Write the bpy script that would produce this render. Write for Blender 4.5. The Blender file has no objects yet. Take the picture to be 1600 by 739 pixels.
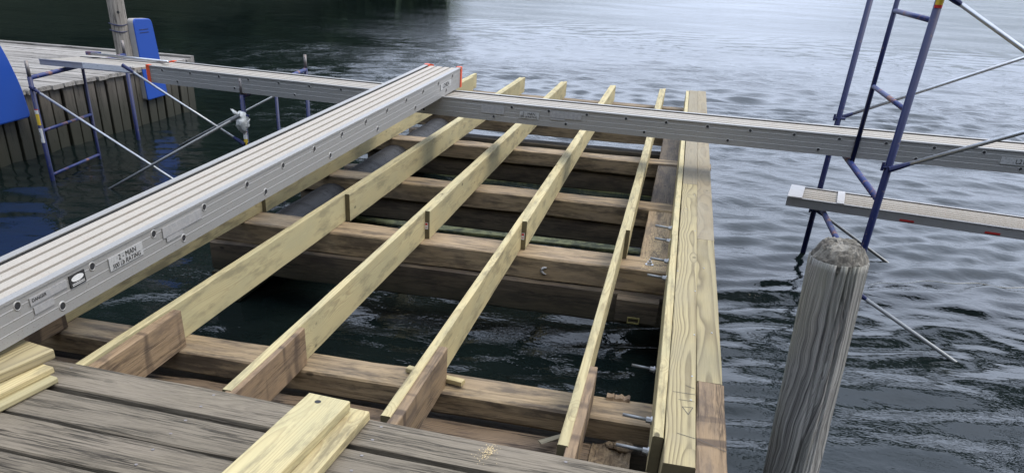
import bpy, bmesh, math, random
import numpy as np
from mathutils import Vector, Matrix, noise
random.seed(7)
SC = bpy.context.scene
COL = SC.collection

# ------------------------------------------------------------ camera
cam_d = bpy.data.cameras.new('camera')
cam = bpy.data.objects.new('camera', cam_d); COL.objects.link(cam)
RR = ((0.9697, 0.2407, 0.0417), (-0.1591, 0.4929, 0.8554), (-0.1853, 0.8361, -0.5163))
r_, u_, f_ = [Vector(v).normalized() for v in RR]
M = Matrix(((r_.x, u_.x, -f_.x, 0), (r_.y, u_.y, -f_.y, 0), (r_.z, u_.z, -f_.z, 1.45), (0, 0, 0, 1)))
cam.matrix_world = M
cam_d.sensor_width = 36
cam_d.lens = 1235.73 / 1600 * 36
cam_d.shift_x = (800 - 735.25) / 1600
cam_d.shift_y = (668.2 - 369.5) / 1600
cam_d.clip_start = 0.05; cam_d.clip_end = 6000
SC.camera = cam

# ------------------------------------------------------------ sky, sun, exposure
SUN_EL, SUN_AZ = math.radians(58), math.radians(80)      # azimuth from +Y towards +X
w = bpy.data.worlds.new('World'); SC.world = w; w.use_nodes = True
nt = w.node_tree; nt.nodes.clear()
def wn(t, **k):
    n = nt.nodes.new(t)
    for a, b in k.items(): setattr(n, a, b)
    return n
sky = wn('ShaderNodeTexSky', sky_type='NISHITA', sun_disc=False, sun_elevation=SUN_EL, sun_rotation=SUN_AZ)
sky.air_density = 1.0; sky.dust_density = 1.5
tc = wn('ShaderNodeTexCoord'); mp = wn('ShaderNodeMapping'); mp.inputs['Scale'].default_value = (1.0, 1.0, 2.6)
n1 = wn('ShaderNodeTexNoise'); n1.inputs['Scale'].default_value = 2.6; n1.inputs['Detail'].default_value = 7; n1.inputs['Roughness'].default_value = .58
cr = wn('ShaderNodeValToRGB'); cr.color_ramp.elements[0].position = .36; cr.color_ramp.elements[1].position = .56
n2 = wn('ShaderNodeTexNoise'); n2.inputs['Scale'].default_value = 1.7; n2.inputs['Detail'].default_value = 5
cr2 = wn('ShaderNodeValToRGB'); cr2.color_ramp.elements[0].position = .3; cr2.color_ramp.elements[1].position = .75
cr2.color_ramp.elements[0].color = (12.4, 14.4, 18.6, 1); cr2.color_ramp.elements[1].color = (19.5, 21.9, 26.8, 1)
mx = wn('ShaderNodeMix', data_type='RGBA')
bg = wn('ShaderNodeBackground'); bg.inputs['Strength'].default_value = 0.1
wo = wn('ShaderNodeOutputWorld')
L_ = nt.links.new
L_(tc.outputs['Generated'], mp.inputs['Vector']); L_(mp.outputs[0], n1.inputs['Vector']); L_(mp.outputs[0], n2.inputs['Vector'])
sz = wn('ShaderNodeSeparateXYZ'); cov = wn('ShaderNodeMath', operation='MULTIPLY_ADD'); cov.inputs[1].default_value = -.16; cov.inputs[2].default_value = .21
cv2 = wn('ShaderNodeMath', operation='ADD')
L_(tc.outputs['Generated'], sz.inputs[0]); L_(sz.outputs[2], cov.inputs[0]); L_(cov.outputs[0], cv2.inputs[0]); L_(n1.outputs['Fac'], cv2.inputs[1])
L_(cv2.outputs[0], cr.inputs[0]); L_(n2.outputs['Fac'], cr2.inputs[0])
L_(cr.outputs[0], mx.inputs[0]); L_(sky.outputs[0], mx.inputs[6]); gz = wn('ShaderNodeMapRange'); gz.inputs[1].default_value = 0.0; gz.inputs[2].default_value = .75; gz.inputs[3].default_value = .54; gz.inputs[4].default_value = 1.15
gm = wn('ShaderNodeMix', data_type='RGBA', blend_type='MULTIPLY'); gm.inputs[0].default_value = 1
L_(sz.outputs[2], gz.inputs[0]); L_(cr2.outputs[0], gm.inputs[6]); L_(gz.outputs[0], gm.inputs[7]); L_(gm.outputs[2], mx.inputs[7])
L_(mx.outputs[2], bg.inputs['Color']); L_(bg.outputs[0], wo.inputs['Surface'])
sd = bpy.data.lights.new('sun', 'SUN'); sd.energy = 2.3; sd.angle = math.radians(30); sd.color = (1, .88, .70)
sun = bpy.data.objects.new('sun', sd); COL.objects.link(sun)
sdir = Vector((math.sin(SUN_AZ) * math.cos(SUN_EL), math.cos(SUN_AZ) * math.cos(SUN_EL), math.sin(SUN_EL)))
sun.rotation_euler = sdir.to_track_quat('Z', 'Y').to_euler(); sun.location = (20, 20, 30)
SC.view_settings.view_transform = 'Standard'; SC.view_settings.look = 'None'
SC.view_settings.exposure = 0.13; SC.view_settings.gamma = 1

WATER = -0.74

# ------------------------------------------------------------ node helper
class NM:
    def __init__(s, name):
        s.m = bpy.data.materials.new(name); s.m.use_nodes = True
        s.t = s.m.node_tree; s.t.nodes.clear()
        s.out = s.t.nodes.new('ShaderNodeOutputMaterial'); s.b = s.t.nodes.new('ShaderNodeBsdfPrincipled')
        s.t.links.new(s.b.outputs[0], s.out.inputs[0])
    def n(s, t, ins=None, **k):
        x = s.t.nodes.new(t)
        for a, b in k.items(): setattr(x, a, b)
        for a, b in (ins or {}).items(): s.set(x.inputs[a], b)
        return x
    def set(s, i, v):
        if isinstance(v, bpy.types.NodeSocket): s.t.links.new(v, i)
        else: i.default_value = v
    def math(s, op, a, b=0.0, c=None, clamp=False):
        x = s.t.nodes.new('ShaderNodeMath'); x.operation = op; x.use_clamp = clamp
        s.set(x.inputs[0], a); s.set(x.inputs[1], b)
        if c is not None: s.set(x.inputs[2], c)
        return x.outputs[0]
    def vmath(s, op, a, b):
        x = s.t.nodes.new('ShaderNodeVectorMath'); x.operation = op; s.set(x.inputs[0], a); s.set(x.inputs[1], b); return x.outputs[0]
    def comb(s, x, y, z):
        c = s.t.nodes.new('ShaderNodeCombineXYZ'); s.set(c.inputs[0], x); s.set(c.inputs[1], y); s.set(c.inputs[2], z); return c.outputs[0]
    def sep(s, v):
        c = s.t.nodes.new('ShaderNodeSeparateXYZ'); s.set(c.inputs[0], v); return c.outputs
    def noise(s, v, scale, detail=3, rough=.5, col=False):
        x = s.n('ShaderNodeTexNoise', {'Vector': v, 'Scale': scale, 'Detail': detail, 'Roughness': rough}); return x.outputs['Color' if col else 'Fac']
    def ramp(s, f, stops, interp='LINEAR'):
        x = s.t.nodes.new('ShaderNodeValToRGB'); x.color_ramp.interpolation = interp; s.set(x.inputs[0], f)
        e = x.color_ramp.elements
        while len(e) < len(stops): e.new(.5)
        for i, (p, c) in enumerate(stops):
            e[i].position = p; e[i].color = c if isinstance(c, tuple) and len(c) == 4 else ((c[0], c[1], c[2], 1) if isinstance(c, tuple) else (c, c, c, 1))
        return x.outputs[0]
    def mix(s, f, a, b, mode='MIX'):
        x = s.t.nodes.new('ShaderNodeMix'); x.data_type = 'RGBA'; x.blend_type = mode
        s.set(x.inputs[0], f)
        for i, v in ((6, a), (7, b)):
            if isinstance(v, tuple): v = (v[0], v[1], v[2], 1)
            s.set(x.inputs[i], v)
        return x.outputs[2]
    def bump(s, h, strength=.5, dist=.01):
        x = s.n('ShaderNodeBump', {'Strength': strength, 'Distance': dist, 'Height': h}); s.t.links.new(x.outputs[0], s.b.inputs['Normal'])
    def obj(s):
        if not hasattr(s, '_o'):
            s._o = s.n('ShaderNodeTexCoord').outputs['Object']; s._r = s.n('ShaderNodeObjectInfo').outputs['Random']
        return s._o, s._r
    def fin(s, col, rough, metal=0.0, spec=.5):
        if isinstance(col, tuple): col = (col[0], col[1], col[2], 1)
        s.set(s.b.inputs['Base Color'], col); s.set(s.b.inputs['Roughness'], rough); s.set(s.b.inputs['Metallic'], metal)
        s.set(s.b.inputs['Specular IOR Level'], spec)
        return s.m

def wood(name, early, late, stain=(0.1, .08, .06), stain_amt=.3, wear=None, wear_amt=0, cracks=0.0, freq=330, knots=1.0,
         rough=.75, contrast=1.0, bump=.4, tint2=None, ringw=(.45, .8), axis='X', wet=None, bands=0, gs=1.0, hue=.4, st=.52):
    a = NM(name); o, rnd = a.obj()
    x, y, z = a.sep(o)
    if axis == 'Z': x, z = z, x
    r10 = a.math('MULTIPLY', rnd, 37.0)
    xo = a.math('ADD', x, r10)
    # distortion along the board
    d = a.noise(a.comb(a.math('MULTIPLY', xo, 1.1), a.math('MULTIPLY', y, 5), a.math('MULTIPLY', z, 5)), 1.0, 2, .5)
    d = a.math('MULTIPLY', a.math('SUBTRACT', d, .5), .085)
    oy = a.math('MULTIPLY', a.math('SUBTRACT', a.math('FRACT', a.math('MULTIPLY', rnd, 7.13)), .5), .10)
    oz = a.math('ADD', .035, a.math('MULTIPLY', a.math('FRACT', a.math('MULTIPLY', rnd, 13.7)), .10))
    yy = a.math('ADD', a.math('ADD', y, oy), d)
    zz = a.math('ADD', a.math('ADD', z, oz), a.math('MULTIPLY', d, .6))
    # knots
    kv = a.n('ShaderNodeTexVoronoi', {'Vector': a.comb(a.math('MULTIPLY', xo, 5.0), a.math('MULTIPLY', y, 10), a.math('MULTIPLY', z, 10)), 'Scale': 1.0, 'Randomness': 1.0})
    kd = kv.outputs['Distance']
    gate = a.math('GREATER_THAN', a.sep(kv.outputs['Color'])[0], .80)
    kn = a.math('MULTIPLY', a.ramp(kd, [(0.0, 1.0), (.08, .9), (.13, .0)]), a.math('MULTIPLY', gate, knots))
    kn2 = a.math('MULTIPLY', a.ramp(kd, [(0.0, 1.0), (.5, .0)]), a.math('MULTIPLY', gate, knots))
    rad = a.math('SQRT', a.math('ADD', a.math('MULTIPLY', yy, yy), a.math('MULTIPLY', zz, zz)))
    rad = a.math('ADD', rad, a.math('MULTIPLY', kn2, -.02))
    rad = a.math('ADD', rad, a.math('MULTIPLY', x, .006))
    ring = a.math('FRACT', a.math('MULTIPLY', rad, freq / 6.283))
    ring = a.ramp(ring, [(0.0, 0.0), (ringw[0], .25), (ringw[1], 1.0), (min(.97, ringw[1] + .12), .1), (1.0, 0.0)])
    fib = a.noise(a.comb(a.math('MULTIPLY', xo, 6), a.math('MULTIPLY', y, 260), a.math('MULTIPLY', z, 260)), 1.0, 3, .6)
    fib2 = a.noise(a.comb(a.math('MULTIPLY', xo, 2.2 * gs ** .6), a.math('MULTIPLY', y, 60 * gs ** .5), a.math('MULTIPLY', z, 60 * gs ** .5)), 1.0, 3, .6)
    big = a.noise(a.comb(a.math('MULTIPLY', xo, 2.5), a.math('MULTIPLY', y, 7), a.math('MULTIPLY', z, 7)), 1.0, 4, .6)
    col = a.mix(a.math('MULTIPLY', ring, .85 * contrast), early, late)
    if tint2: col = a.mix(a.ramp(big, [(.42, 0.0), (.62, 1.0)]), col, a.mix(.5, col, tint2))
    col = a.mix(a.math('MULTIPLY', a.ramp(fib, [(.35, 1.0), (.6, 0.0)]), .22), col, late)
    st = a.ramp(a.noise(a.comb(a.math('MULTIPLY', xo, 3.2 * gs ** .55), a.math('MULTIPLY', y, 15 * gs), a.math('MULTIPLY', z, 15 * gs)), 1.0, 5, .7), [(st, 0.0), (st + .15, 1.0)])
    col = a.mix(a.math('MULTIPLY', st, stain_amt), col, stain)
    if wear:
        wf = a.ramp(a.math('ADD', a.math('MULTIPLY', big, .6), a.math('MULTIPLY', fib2, .4)), [(.4, 0.0), (.6, 1.0)])
        col = a.mix(a.math('MULTIPLY', wf, wear_amt), col, wear)
    col = a.mix(a.math('MULTIPLY', kn, .9), col, tuple(c * .22 for c in late))
    h = a.math('ADD', a.math('MULTIPLY', fib, .5), a.math('MULTIPLY', ring, .4))
    if cracks:
        ck = a.noise(a.comb(a.math('MULTIPLY', xo, 1.6), a.math('MULTIPLY', y, 42 * gs ** .2), a.math('MULTIPLY', z, 42 * gs ** .2)), 1.0, 4, .62)
        ck = a.ramp(a.math('ABSOLUTE', a.math('SUBTRACT', ck, .5)), [(0.0, 1.0), (.016, .9), (.036, 0.0)])
        ck = a.math('MULTIPLY', ck, a.ramp(a.noise(a.comb(a.math('MULTIPLY', xo, .8), a.math('MULTIPLY', y, 9), a.math('MULTIPLY', z, 9)), 1.7, 2), [(.45, 0.0), (.58, 1.0)]))
        col = a.mix(a.math('MULTIPLY', ck, .85 * cracks), col, tuple(c * .16 for c in late))
        h = a.math('SUBTRACT', h, a.math('MULTIPLY', ck, 1.6 * cracks))
        ck2 = a.noise(a.comb(a.math('MULTIPLY', xo, 1.3), a.math('MULTIPLY', y, 170), a.math('MULTIPLY', z, 170)), 1.0, 4, .65)
        ck2 = a.math('MULTIPLY', a.ramp(ck2, [(.32, 1.0), (.40, 0.0)]), .6 * cracks)
        col = a.mix(ck2, col, tuple(c * .3 for c in late)); h = a.math('SUBTRACT', h, ck2)
    tone = a.math('ADD', .78, a.math('MULTIPLY', a.math('FRACT', a.math('MULTIPLY', rnd, 5.7)), .34))
    if tint2: col = a.mix(a.math('MULTIPLY', a.math('FRACT', a.math('MULTIPLY', rnd, 9.3)), hue), col, tint2)
    col = a.mix(1.0, col, a.comb(tone, tone, tone), 'MULTIPLY')
    if bands:
        bd = a.ramp(a.noise(a.comb(a.math('MULTIPLY', xo, 7.5), a.math('MULTIPLY', z, 1.5), 0), 1.0, 2, .4), [(.55, 0.0), (.60, 1.0)])
        col = a.mix(a.math('MULTIPLY', bd, bands), col, (.06, .042, .03))
    if wet:
        wz = a.sep(a.n('ShaderNodeNewGeometry').outputs['Position'])[2]
        wf = a.math('ADD', wz, a.math('MULTIPLY', a.math('SUBTRACT', a.noise(o, 6, 4, .6), .5), .14))
        wf = a.ramp(a.math('SUBTRACT', 1.0, a.math('DIVIDE', a.math('SUBTRACT', wf, WATER), wet)), [(.15, 0.0), (.6, .8), (1.0, 1.0)])
        col = a.mix(a.math('MULTIPLY', wf, .93), col, (.022, .024, .014)); rough = a.math('SUBTRACT', rough, a.math('MULTIPLY', wf, .12))
    a.bump(h, bump, .002)
    return a.fin(col, rough, 0, .3)

def simple(name, col, rough=.5, metal=0.0, var=.15, scale=30, dirt=None, dirt_amt=.4, dirt_scale=8, dirt_th=(.5, .7), bump=0, spec=.5):
    a = NM(name); o, rnd = a.obj()
    off = a.comb(a.math('MULTIPLY', rnd, 13), a.math('MULTIPLY', rnd, 7), rnd)
    v = a.vmath('ADD', o, off)
    n = a.noise(v, scale, 4, .6)
    c = a.mix(a.math('MULTIPLY', n, var * 2), col, tuple(k * .45 for k in col))
    if dirt:
        d = a.ramp(a.noise(v, dirt_scale, 6, .65), [(dirt_th[0], 0.0), (dirt_th[1], 1.0)])
        c = a.mix(a.math('MULTIPLY', d, dirt_amt), c, dirt)
        rough = a.math('ADD', rough, a.math('MULTIPLY', d, .2))
    if bump: a.bump(a.noise(v, scale * 3, 3), bump, .002)
    return a.fin(c, rough, metal, spec)

MT = {}
MT['pine'] = wood('new_treated_pine', (.56, .47, .25), (.31, .23, .11), stain=(.17, .14, .08), stain_amt=.8, st=.50, tint2=(.36, .335, .20), freq=1000, contrast=.9, knots=1.3)
MT['rim'] = wood('treated_pine_cathedral_grain', (.40, .335, .18), (.125, .095, .05), stain=(.27, .23, .15), stain_amt=.3, freq=520, contrast=1.0, tint2=(.30, .26, .16), ringw=(.35, .7), knots=.6, hue=.05)
MT['rimg'] = wood('greyed_treated_pine', (.26, .215, .135), (.15, .12, .078), stain=(.17, .14, .1), stain_amt=.4, freq=560, contrast=.8, tint2=(.27, .24, .17), knots=.6)
MT['brown'] = wood('brown_old_lumber', (.34, .235, .13), (.17, .115, .065), stain=(.065, .045, .035), stain_amt=.8, freq=700, contrast=.7, cracks=.8, tint2=(.19, .125, .075), wear=(.30, .235, .16), wear_amt=.35, bands=.75, st=.47)
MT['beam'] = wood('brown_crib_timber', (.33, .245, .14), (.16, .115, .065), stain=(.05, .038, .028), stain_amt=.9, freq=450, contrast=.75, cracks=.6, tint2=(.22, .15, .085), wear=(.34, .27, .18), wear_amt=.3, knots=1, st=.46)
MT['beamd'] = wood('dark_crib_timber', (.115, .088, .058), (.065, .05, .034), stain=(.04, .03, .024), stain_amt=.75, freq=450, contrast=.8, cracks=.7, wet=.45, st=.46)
MT['rough'] = wood('rotten_rough_timber', (.19, .135, .085), (.085, .06, .04), stain=(.045, .032, .026), stain_amt=.8, freq=700, contrast=1, cracks=1, bump=1.0)
MT['wet'] = wood('wet_grey_timber', (.035, .035, .037), (.02, .02, .02), stain=(.03, .03, .03), stain_amt=.5, freq=450, contrast=.6, cracks=.8, rough=.62, bump=1.0)
MT['deck'] = wood('weathered_grey_decking', (.19, .162, .118), (.09, .074, .053), stain=(.045, .036, .028), stain_amt=.6, st=.48, freq=1100, contrast=.8, cracks=1.0, knots=.5,
                  wear=(.25, .21, .16), wear_amt=.5, bump=.9, gs=6.0, tint2=(.15, .13, .095))
MT['deck2'] = wood('silver_grey_decking', (.28, .262, .235), (.14, .13, .115), stain=(.13, .115, .10), stain_amt=.55, freq=600, contrast=.8, cracks=1, wear=(.46, .44, .42), wear_amt=.4)
MT['wall'] = wood('weathered_sheet_piling', (.13, .112, .092), (.065, .056, .045), stain=(.05, .042, .036), stain_amt=.8, freq=500, contrast=.8, cracks=.9, wear=(.19, .17, .15), wear_amt=.4, axis='Z', wet=.75)
MT['pole'] = wood('grey_mooring_post', (.36, .33, .29), (.2, .18, .155), stain=(.10, .09, .075), stain_amt=.5, freq=500, cracks=1, contrast=.8, axis='Z')

def piling_mat():
    a = NM('weathered_piling'); o, rnd = a.obj()
    x, y, z = a.sep(o)
    ang = a.math('ARCTAN2', y, x)
    wv = a.math('MULTIPLY', a.math('SUBTRACT', a.noise(a.comb(a.math('MULTIPLY', x, 4), a.math('MULTIPLY', y, 4), a.math('MULTIPLY', z, 2.2)), 1.0, 3), .5), .95)
    an = a.math('ADD', ang, wv)
    f1 = a.noise(a.comb(a.math('MULTIPLY', an, 13), a.math('MULTIPLY', z, .8), 0), 1.0, 5, .65)
    f2 = a.noise(a.comb(a.math('MULTIPLY', an, 60), a.math('MULTIPLY', z, 2.2), 3), 1.0, 4, .65)
    big = a.noise(a.comb(a.math('MULTIPLY', x, 5), a.math('MULTIPLY', y, 5), a.math('MULTIPLY', z, 2)), 1.0, 4)
    col = a.ramp(f1, [(.30, (.05, .049, .046)), (.40, (.18, .175, .165)), (.52, (.36, .35, .32)), (.70, (.50, .485, .45))])
    col = a.mix(a.math('MULTIPLY', a.ramp(f2, [(.36, 1.0), (.5, 0.0)]), .65), col, (.07, .062, .055))
    col = a.mix(a.math('MULTIPLY', a.ramp(big, [(.5, 0.0), (.65, 1.0)]), .3), col, (.24, .25, .18))
    h = a.math('ADD', f1, a.math('MULTIPLY', f2, .5))
    a.bump(h, .9, .008)
    return a.fin(col, .85, 0, .2)
MT['piling'] = piling_mat()
MT['pcap'] = simple('split_grey_end_grain', (.27, .25, .21), .9, 0, .5, 40, dirt=(.04, .035, .03), dirt_amt=.8, dirt_scale=18, dirt_th=(.45, .6), bump=1.0)

def alu(name, col, rough, lines=None, dirt=(.35, .3, .25), damt=.35):
    a = NM(name); o, rnd = a.obj()
    n = a.noise(o, 9, 5, .6); f = a.noise(a.vmath('MULTIPLY', o, (60, 60, 3)), 1.0, 3)
    d = a.ramp(a.noise(o, 22, 6, .7), [(.5, 0.0), (.66, 1.0)])
    sp = a.ramp(a.noise(o, 160, 2, .5), [(.63, 0.0), (.68, 1.0)])
    c = a.mix(a.math('MULTIPLY', n, .4), col, tuple(k * .72 for k in col))
    c = a.mix(a.math('MULTIPLY', d, damt), c, dirt)
    c = a.mix(a.math('MULTIPLY', sp, .5), c, tuple(k * .45 for k in dirt))
    a.bump(a.noise(o, 70, 3), .08, .002)
    return a.fin(c, a.math('ADD', rough, a.math('MULTIPLY', n, .2)), .75, .5)
MT['alu'] = alu('brushed_aluminium', (.365, .36, .345), .42, damt=.2)
MT['aludeck'] = alu('dusty_aluminium_deck', (.385, .355, .305), .6, damt=.6)
MT['alud'] = alu('aluminium_flange', (.52, .52, .52), .35, damt=.3)
for k_, v_ in (('aludeck', .15), ('alu', .4), ('alud', .4)): MT[k_].node_tree.nodes['Principled BSDF'].inputs['Metallic'].default_value = v_
MT['aluw'] = simple('whitish_oxidised_aluminium', (.42, .41, .40), .55, .25, .15, 20, dirt=(.35, .33, .3), dirt_amt=.4, dirt_scale=14)
MT['hole'] = simple('painted_hole_shade', (.02, .02, .022), .7)  # near-black colour standing in for the shade inside holes
MT['galv'] = simple('galvanised_steel', (.55, .56, .57), .38, .8, .2, 60, dirt=(.3, .27, .24), dirt_amt=.4)
MT['galvd'] = simple('dull_galvanised_tube', (.26, .27, .27), .5, .5, .2, 60)
MT['blue'] = simple('blue_scaffold_paint', (.003, .010, .075), .5, 0, .25, 25, dirt=(.17, .12, .10), dirt_amt=.6, dirt_scale=28, dirt_th=(.62, .66))
MT['blue_lit'] = simple('lit_tone_rusty_blue_paint', (.018, .035, .15), .5, .1, .2, 25, dirt=(.30, .15, .08), dirt_amt=.75, dirt_scale=9, dirt_th=(.52, .62))  # lighter blue carries the lit look of the bars; rust patches on top
MT['pin'] = simple('grey_coupling_pin', (.26, .24, .23), .5, .4, .3, 50, dirt=(.13, .07, .045), dirt_amt=.7, dirt_scale=30)
MT['padblue'] = simple('blue_vinyl', (.003, .052, .31), .5, 0, .06, 12)
MT['padside'] = simple('grey_foam_edge', (.36, .35, .34), .8, 0, .2, 20)
MT['orange'] = simple('orange_plastic', (.72, .10, .035), .45, 0, .15, 60)
MT['white'] = simple('white_label', (.72, .72, .70), .5, 0, .05, 40, dirt=(.3, .3, .28), dirt_amt=.6, dirt_scale=60, dirt_th=(.55, .65))
MT['sil'] = simple('silvery_sticker', (.50, .50, .49), .45, .2, .15, 60, dirt=(.25, .25, .24), dirt_amt=.7, dirt_scale=70, dirt_th=(.52, .62))
MT['worn'] = simple('worn_label', (.44, .43, .42), .5, .2, .3, 60, dirt=(.30, .30, .30), dirt_amt=.9, dirt_scale=45, dirt_th=(.42, .6))
MT['ink'] = simple('black_ink', (.025, .025, .025), .6)
MT['yellow'] = simple('yellow_sticker', (.75, .52, .05), .5)
MT['washer'] = simple('brassy_washer', (.30, .26, .10), .5, .3, .3, 60)
MT['red'] = simple('red_sticker', (.55, .03, .025), .5)
MT['rag'] = simple('white_cloth', (.70, .71, .68), .9, 0, .2, 30, bump=.4)
MT['algae'] = simple('algae_covered_timber', (.22, .23, .09), .6, 0, .5, 14, dirt=(.04, .05, .03), dirt_amt=.9, dirt_scale=7, dirt_th=(.45, .6), bump=.8)
MT['dust'] = simple('pale_sawdust', (.62, .48, .25), .9)
MT['straw'] = simple('rotten_fibrous_wood', (.30, .22, .13), .95, 0, .6, 60, dirt=(.10, .07, .045), dirt_amt=.8, dirt_scale=40, dirt_th=(.45, .6), bump=1.0)
MT['line'] = simple('white_cord', (.6, .62, .6), .6)
MT['leaf'] = simple('dark_foliage', (.035, .065, .022), .8, 0, .5, 1.5)
MT['bark'] = simple('dark_bark', (.05, .04, .03), .9)
MT['reed'] = simple('dry_reed', (.20, .19, .11), .8)
MT['hill'] = simple('shore_undergrowth', (.035, .05, .025), .95, 0, .4, .3)
MT['bed'] = simple('lake_mud', (.03, .032, .022), .95)
MT['end'] = wood('dark_sawn_end_grain', (.17, .14, .075), (.10, .08, .045), stain=(.06, .05, .03), stain_amt=.4, freq=1200, knots=0)

# ------------------------------------------------------------ object helpers
WM = {}
def link(o, parent=None):
    COL.objects.link(o)
    wm = o.matrix_basis.copy()
    if parent is not None:
        o.parent = parent; o.matrix_parent_inverse = WM[parent.name].inverted()
    WM[o.name] = wm
    return o
def tag(o, label=None, cat=None, group=None, kind=None):
    if label: o['label'] = label
    if cat: o['category'] = cat
    if group: o['group'] = group
    if kind: o['kind'] = kind
    return o
def thing(name, label, cat, loc, group=None):
    o = bpy.data.objects.new(name, None); o.location = loc; o.empty_display_size = .1
    link(o); return tag(o, label, cat, group)
class MB:
    def __init__(s): s.v = []; s.f = []; s.mi = []
    def add(s, vs, fs, mi=0):
        k = len(s.v); s.v += [tuple(p) for p in vs]; s.f += [tuple(i + k for i in f) for f in fs]; s.mi += [mi] * len(fs); return s
    def box(s, x0, x1, y0, y1, z0, z1, mi=0):
        v = [(x, y, z) for z in (z0, z1) for y in (y0, y1) for x in (x0, x1)]
        return s.add(v, [(0, 2, 3, 1), (4, 5, 7, 6), (0, 1, 5, 4), (2, 6, 7, 3), (0, 4, 6, 2), (1, 3, 7, 5)], mi)
    def loft(s, rings, closed=True, cap=True, mi=0):
        n = len(rings[0]); v = [p for r in rings for p in r]; f = []
        for i in range(len(rings) - 1):
            for j in range(n if closed else n - 1):
                a = i * n + j; b = i * n + (j + 1) % n; f.append((a, b, b + n, a + n))
        if cap: f.append(tuple(range(n))[::-1]); f.append(tuple((len(rings) - 1) * n + j for j in range(n)))
        return s.add(v, f, mi)
    def tube(s, pts, r, n=10, mi=0, cap=True):
        pts = [Vector(p) for p in pts]; rings = []
        rs = r if isinstance(r, (list, tuple)) else [r] * len(pts)
        for i, p in enumerate(pts):
            d = (pts[min(i + 1, len(pts) - 1)] - pts[max(i - 1, 0)]).normalized()
            a = Vector((0, 0, 1)) if abs(d.z) < .9 else Vector((1, 0, 0))
            u = d.cross(a).normalized(); w_ = d.cross(u)
            rings.append([p + rs[i] * (math.cos(t * 2 * math.pi / n) * u + math.sin(t * 2 * math.pi / n) * w_) for t in range(n)])
        return s.loft(rings, True, cap, mi)
    def make(s, name, mat, parent=None, loc=(0, 0, 0), smooth=False, local=False, mtx=None):
        """vertices are given in world space (unless local); origin goes to loc"""
        l = Vector(loc)
        vs = s.v if local else [tuple(Vector(p) - l) for p in s.v]
        me = bpy.data.meshes.new(name); me.from_pydata(vs, [], s.f)
        mats = mat if isinstance(mat, list) else [mat]
        for m in mats: me.materials.append(m)
        if len(mats) > 1: me.polygons.foreach_set('material_index', s.mi)
        bm = bmesh.new(); bm.from_mesh(me); bmesh.ops.recalc_face_normals(bm, faces=bm.faces); bm.to_mesh(me); bm.free()
        if smooth: me.polygons.foreach_set('use_smooth', [True] * len(me.polygons))
        me.update()
        o = bpy.data.objects.new(name, me)
        if mtx is not None: o.matrix_basis = mtx
        else: o.location = l
        return link(o, parent)

def timber(name, p0, p1, width, height, mat, parent=None, ch=.004, jit=.0012, seg=.22, side=(0, 0, 0), seed=None, endmat=None, twist=0, wane=0, label=None, roll=0):
    """squared timber: p0->p1 is the centre line of its TOP face; local X runs along it"""
    p0, p1 = Vector(p0), Vector(p1); Lh = (p1 - p0).length
    ux = (p1 - p0).normalized(); uy = Vector((0, 0, 1)).cross(ux).normalized(); uz = ux.cross(uy)
    if roll:
        R_ = Matrix.Rotation(roll, 3, ux); uy = R_ @ uy; uz = R_ @ uz
    mt = Matrix(((ux.x, uy.x, uz.x, p0.x), (ux.y, uy.y, uz.y, p0.y), (ux.z, uy.z, uz.z, p0.z), (0, 0, 0, 1)))
    rnd = random.Random(seed if seed is not None else (name, round(p0.x * 100), round(p0.y * 100), round(p0.z * 100)).__hash__())
    n = max(2, int(Lh / seg) + 1); c = min(ch, width * .3, height * .3); h2 = width / 2
    base = [(-h2 + c, 0), (h2 - c, 0), (h2, -c), (h2, -height + c), (h2 - c, -height), (-h2 + c, -height), (-h2, -height + c), (-h2, -c)]
    rings = []; ph = rnd.random() * 10
    for i in range(n + 1):
        x = Lh * i / n; r = []
        bow = twist * math.sin(math.pi * i / n)
        for k, (a, b) in enumerate(base):
            ja = jit * (noise.noise((x * 3 + ph, k * 3.1, 0)) * 2 if 0 else noise.noise(Vector((x * 3 + ph, k * 3.1, 0))) * 2)
            jb = jit * noise.noise(Vector((x * 3 + ph, k * 3.1, 7))) * 2
            wa = wane * max(0, noise.noise(Vector((x * 2.2 + ph, k * .7, 3)))) if wane else 0
            r.append((x, (a + ja) * (1 - wa) + bow, b + jb - (wa * height * .5 if b > -height / 2 else 0)))
        rings.append(r)
    m = MB(); m.loft(rings)
    if endmat:
        m.mi[-1] = 1; m.mi[-2] = 1
        o = m.make(name, [mat, endmat], parent, mtx=mt, local=True)
    else: o = m.make(name, mat, parent, mtx=mt, local=True)
    if label: o['label'] = label
    return o

def text_mesh(txt, size, name, mat, origin, ux, uy, parent, thick=.0004, align='CENTER', shear=0):
    cu = bpy.data.curves.new('txt', 'FONT'); cu.body = txt; cu.size = size; cu.extrude = thick; cu.align_x = align; cu.align_y = 'CENTER'; cu.resolution_u = 3; cu.shear = shear
    to = bpy.data.objects.new('txt', cu); COL.objects.link(to)
    dg = bpy.context.evaluated_depsgraph_get(); me = bpy.data.meshes.new_from_object(to.evaluated_get(dg))
    bpy.data.objects.remove(to); bpy.data.curves.remove(cu)
    me.name = name; me.materials.clear(); me.materials.append(mat)
    ux = Vector(ux).normalized(); uy = Vector(uy).normalized(); uz = ux.cross(uy).normalized(); uy = uz.cross(ux)
    o = bpy.data.objects.new(name, me)
    o.matrix_basis = Matrix(((ux.x, uy.x, uz.x, origin[0]), (ux.y, uy.y, uz.y, origin[1]), (ux.z, uy.z, uz.z, origin[2]), (0, 0, 0, 1)))
    return link(o, parent)

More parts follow.
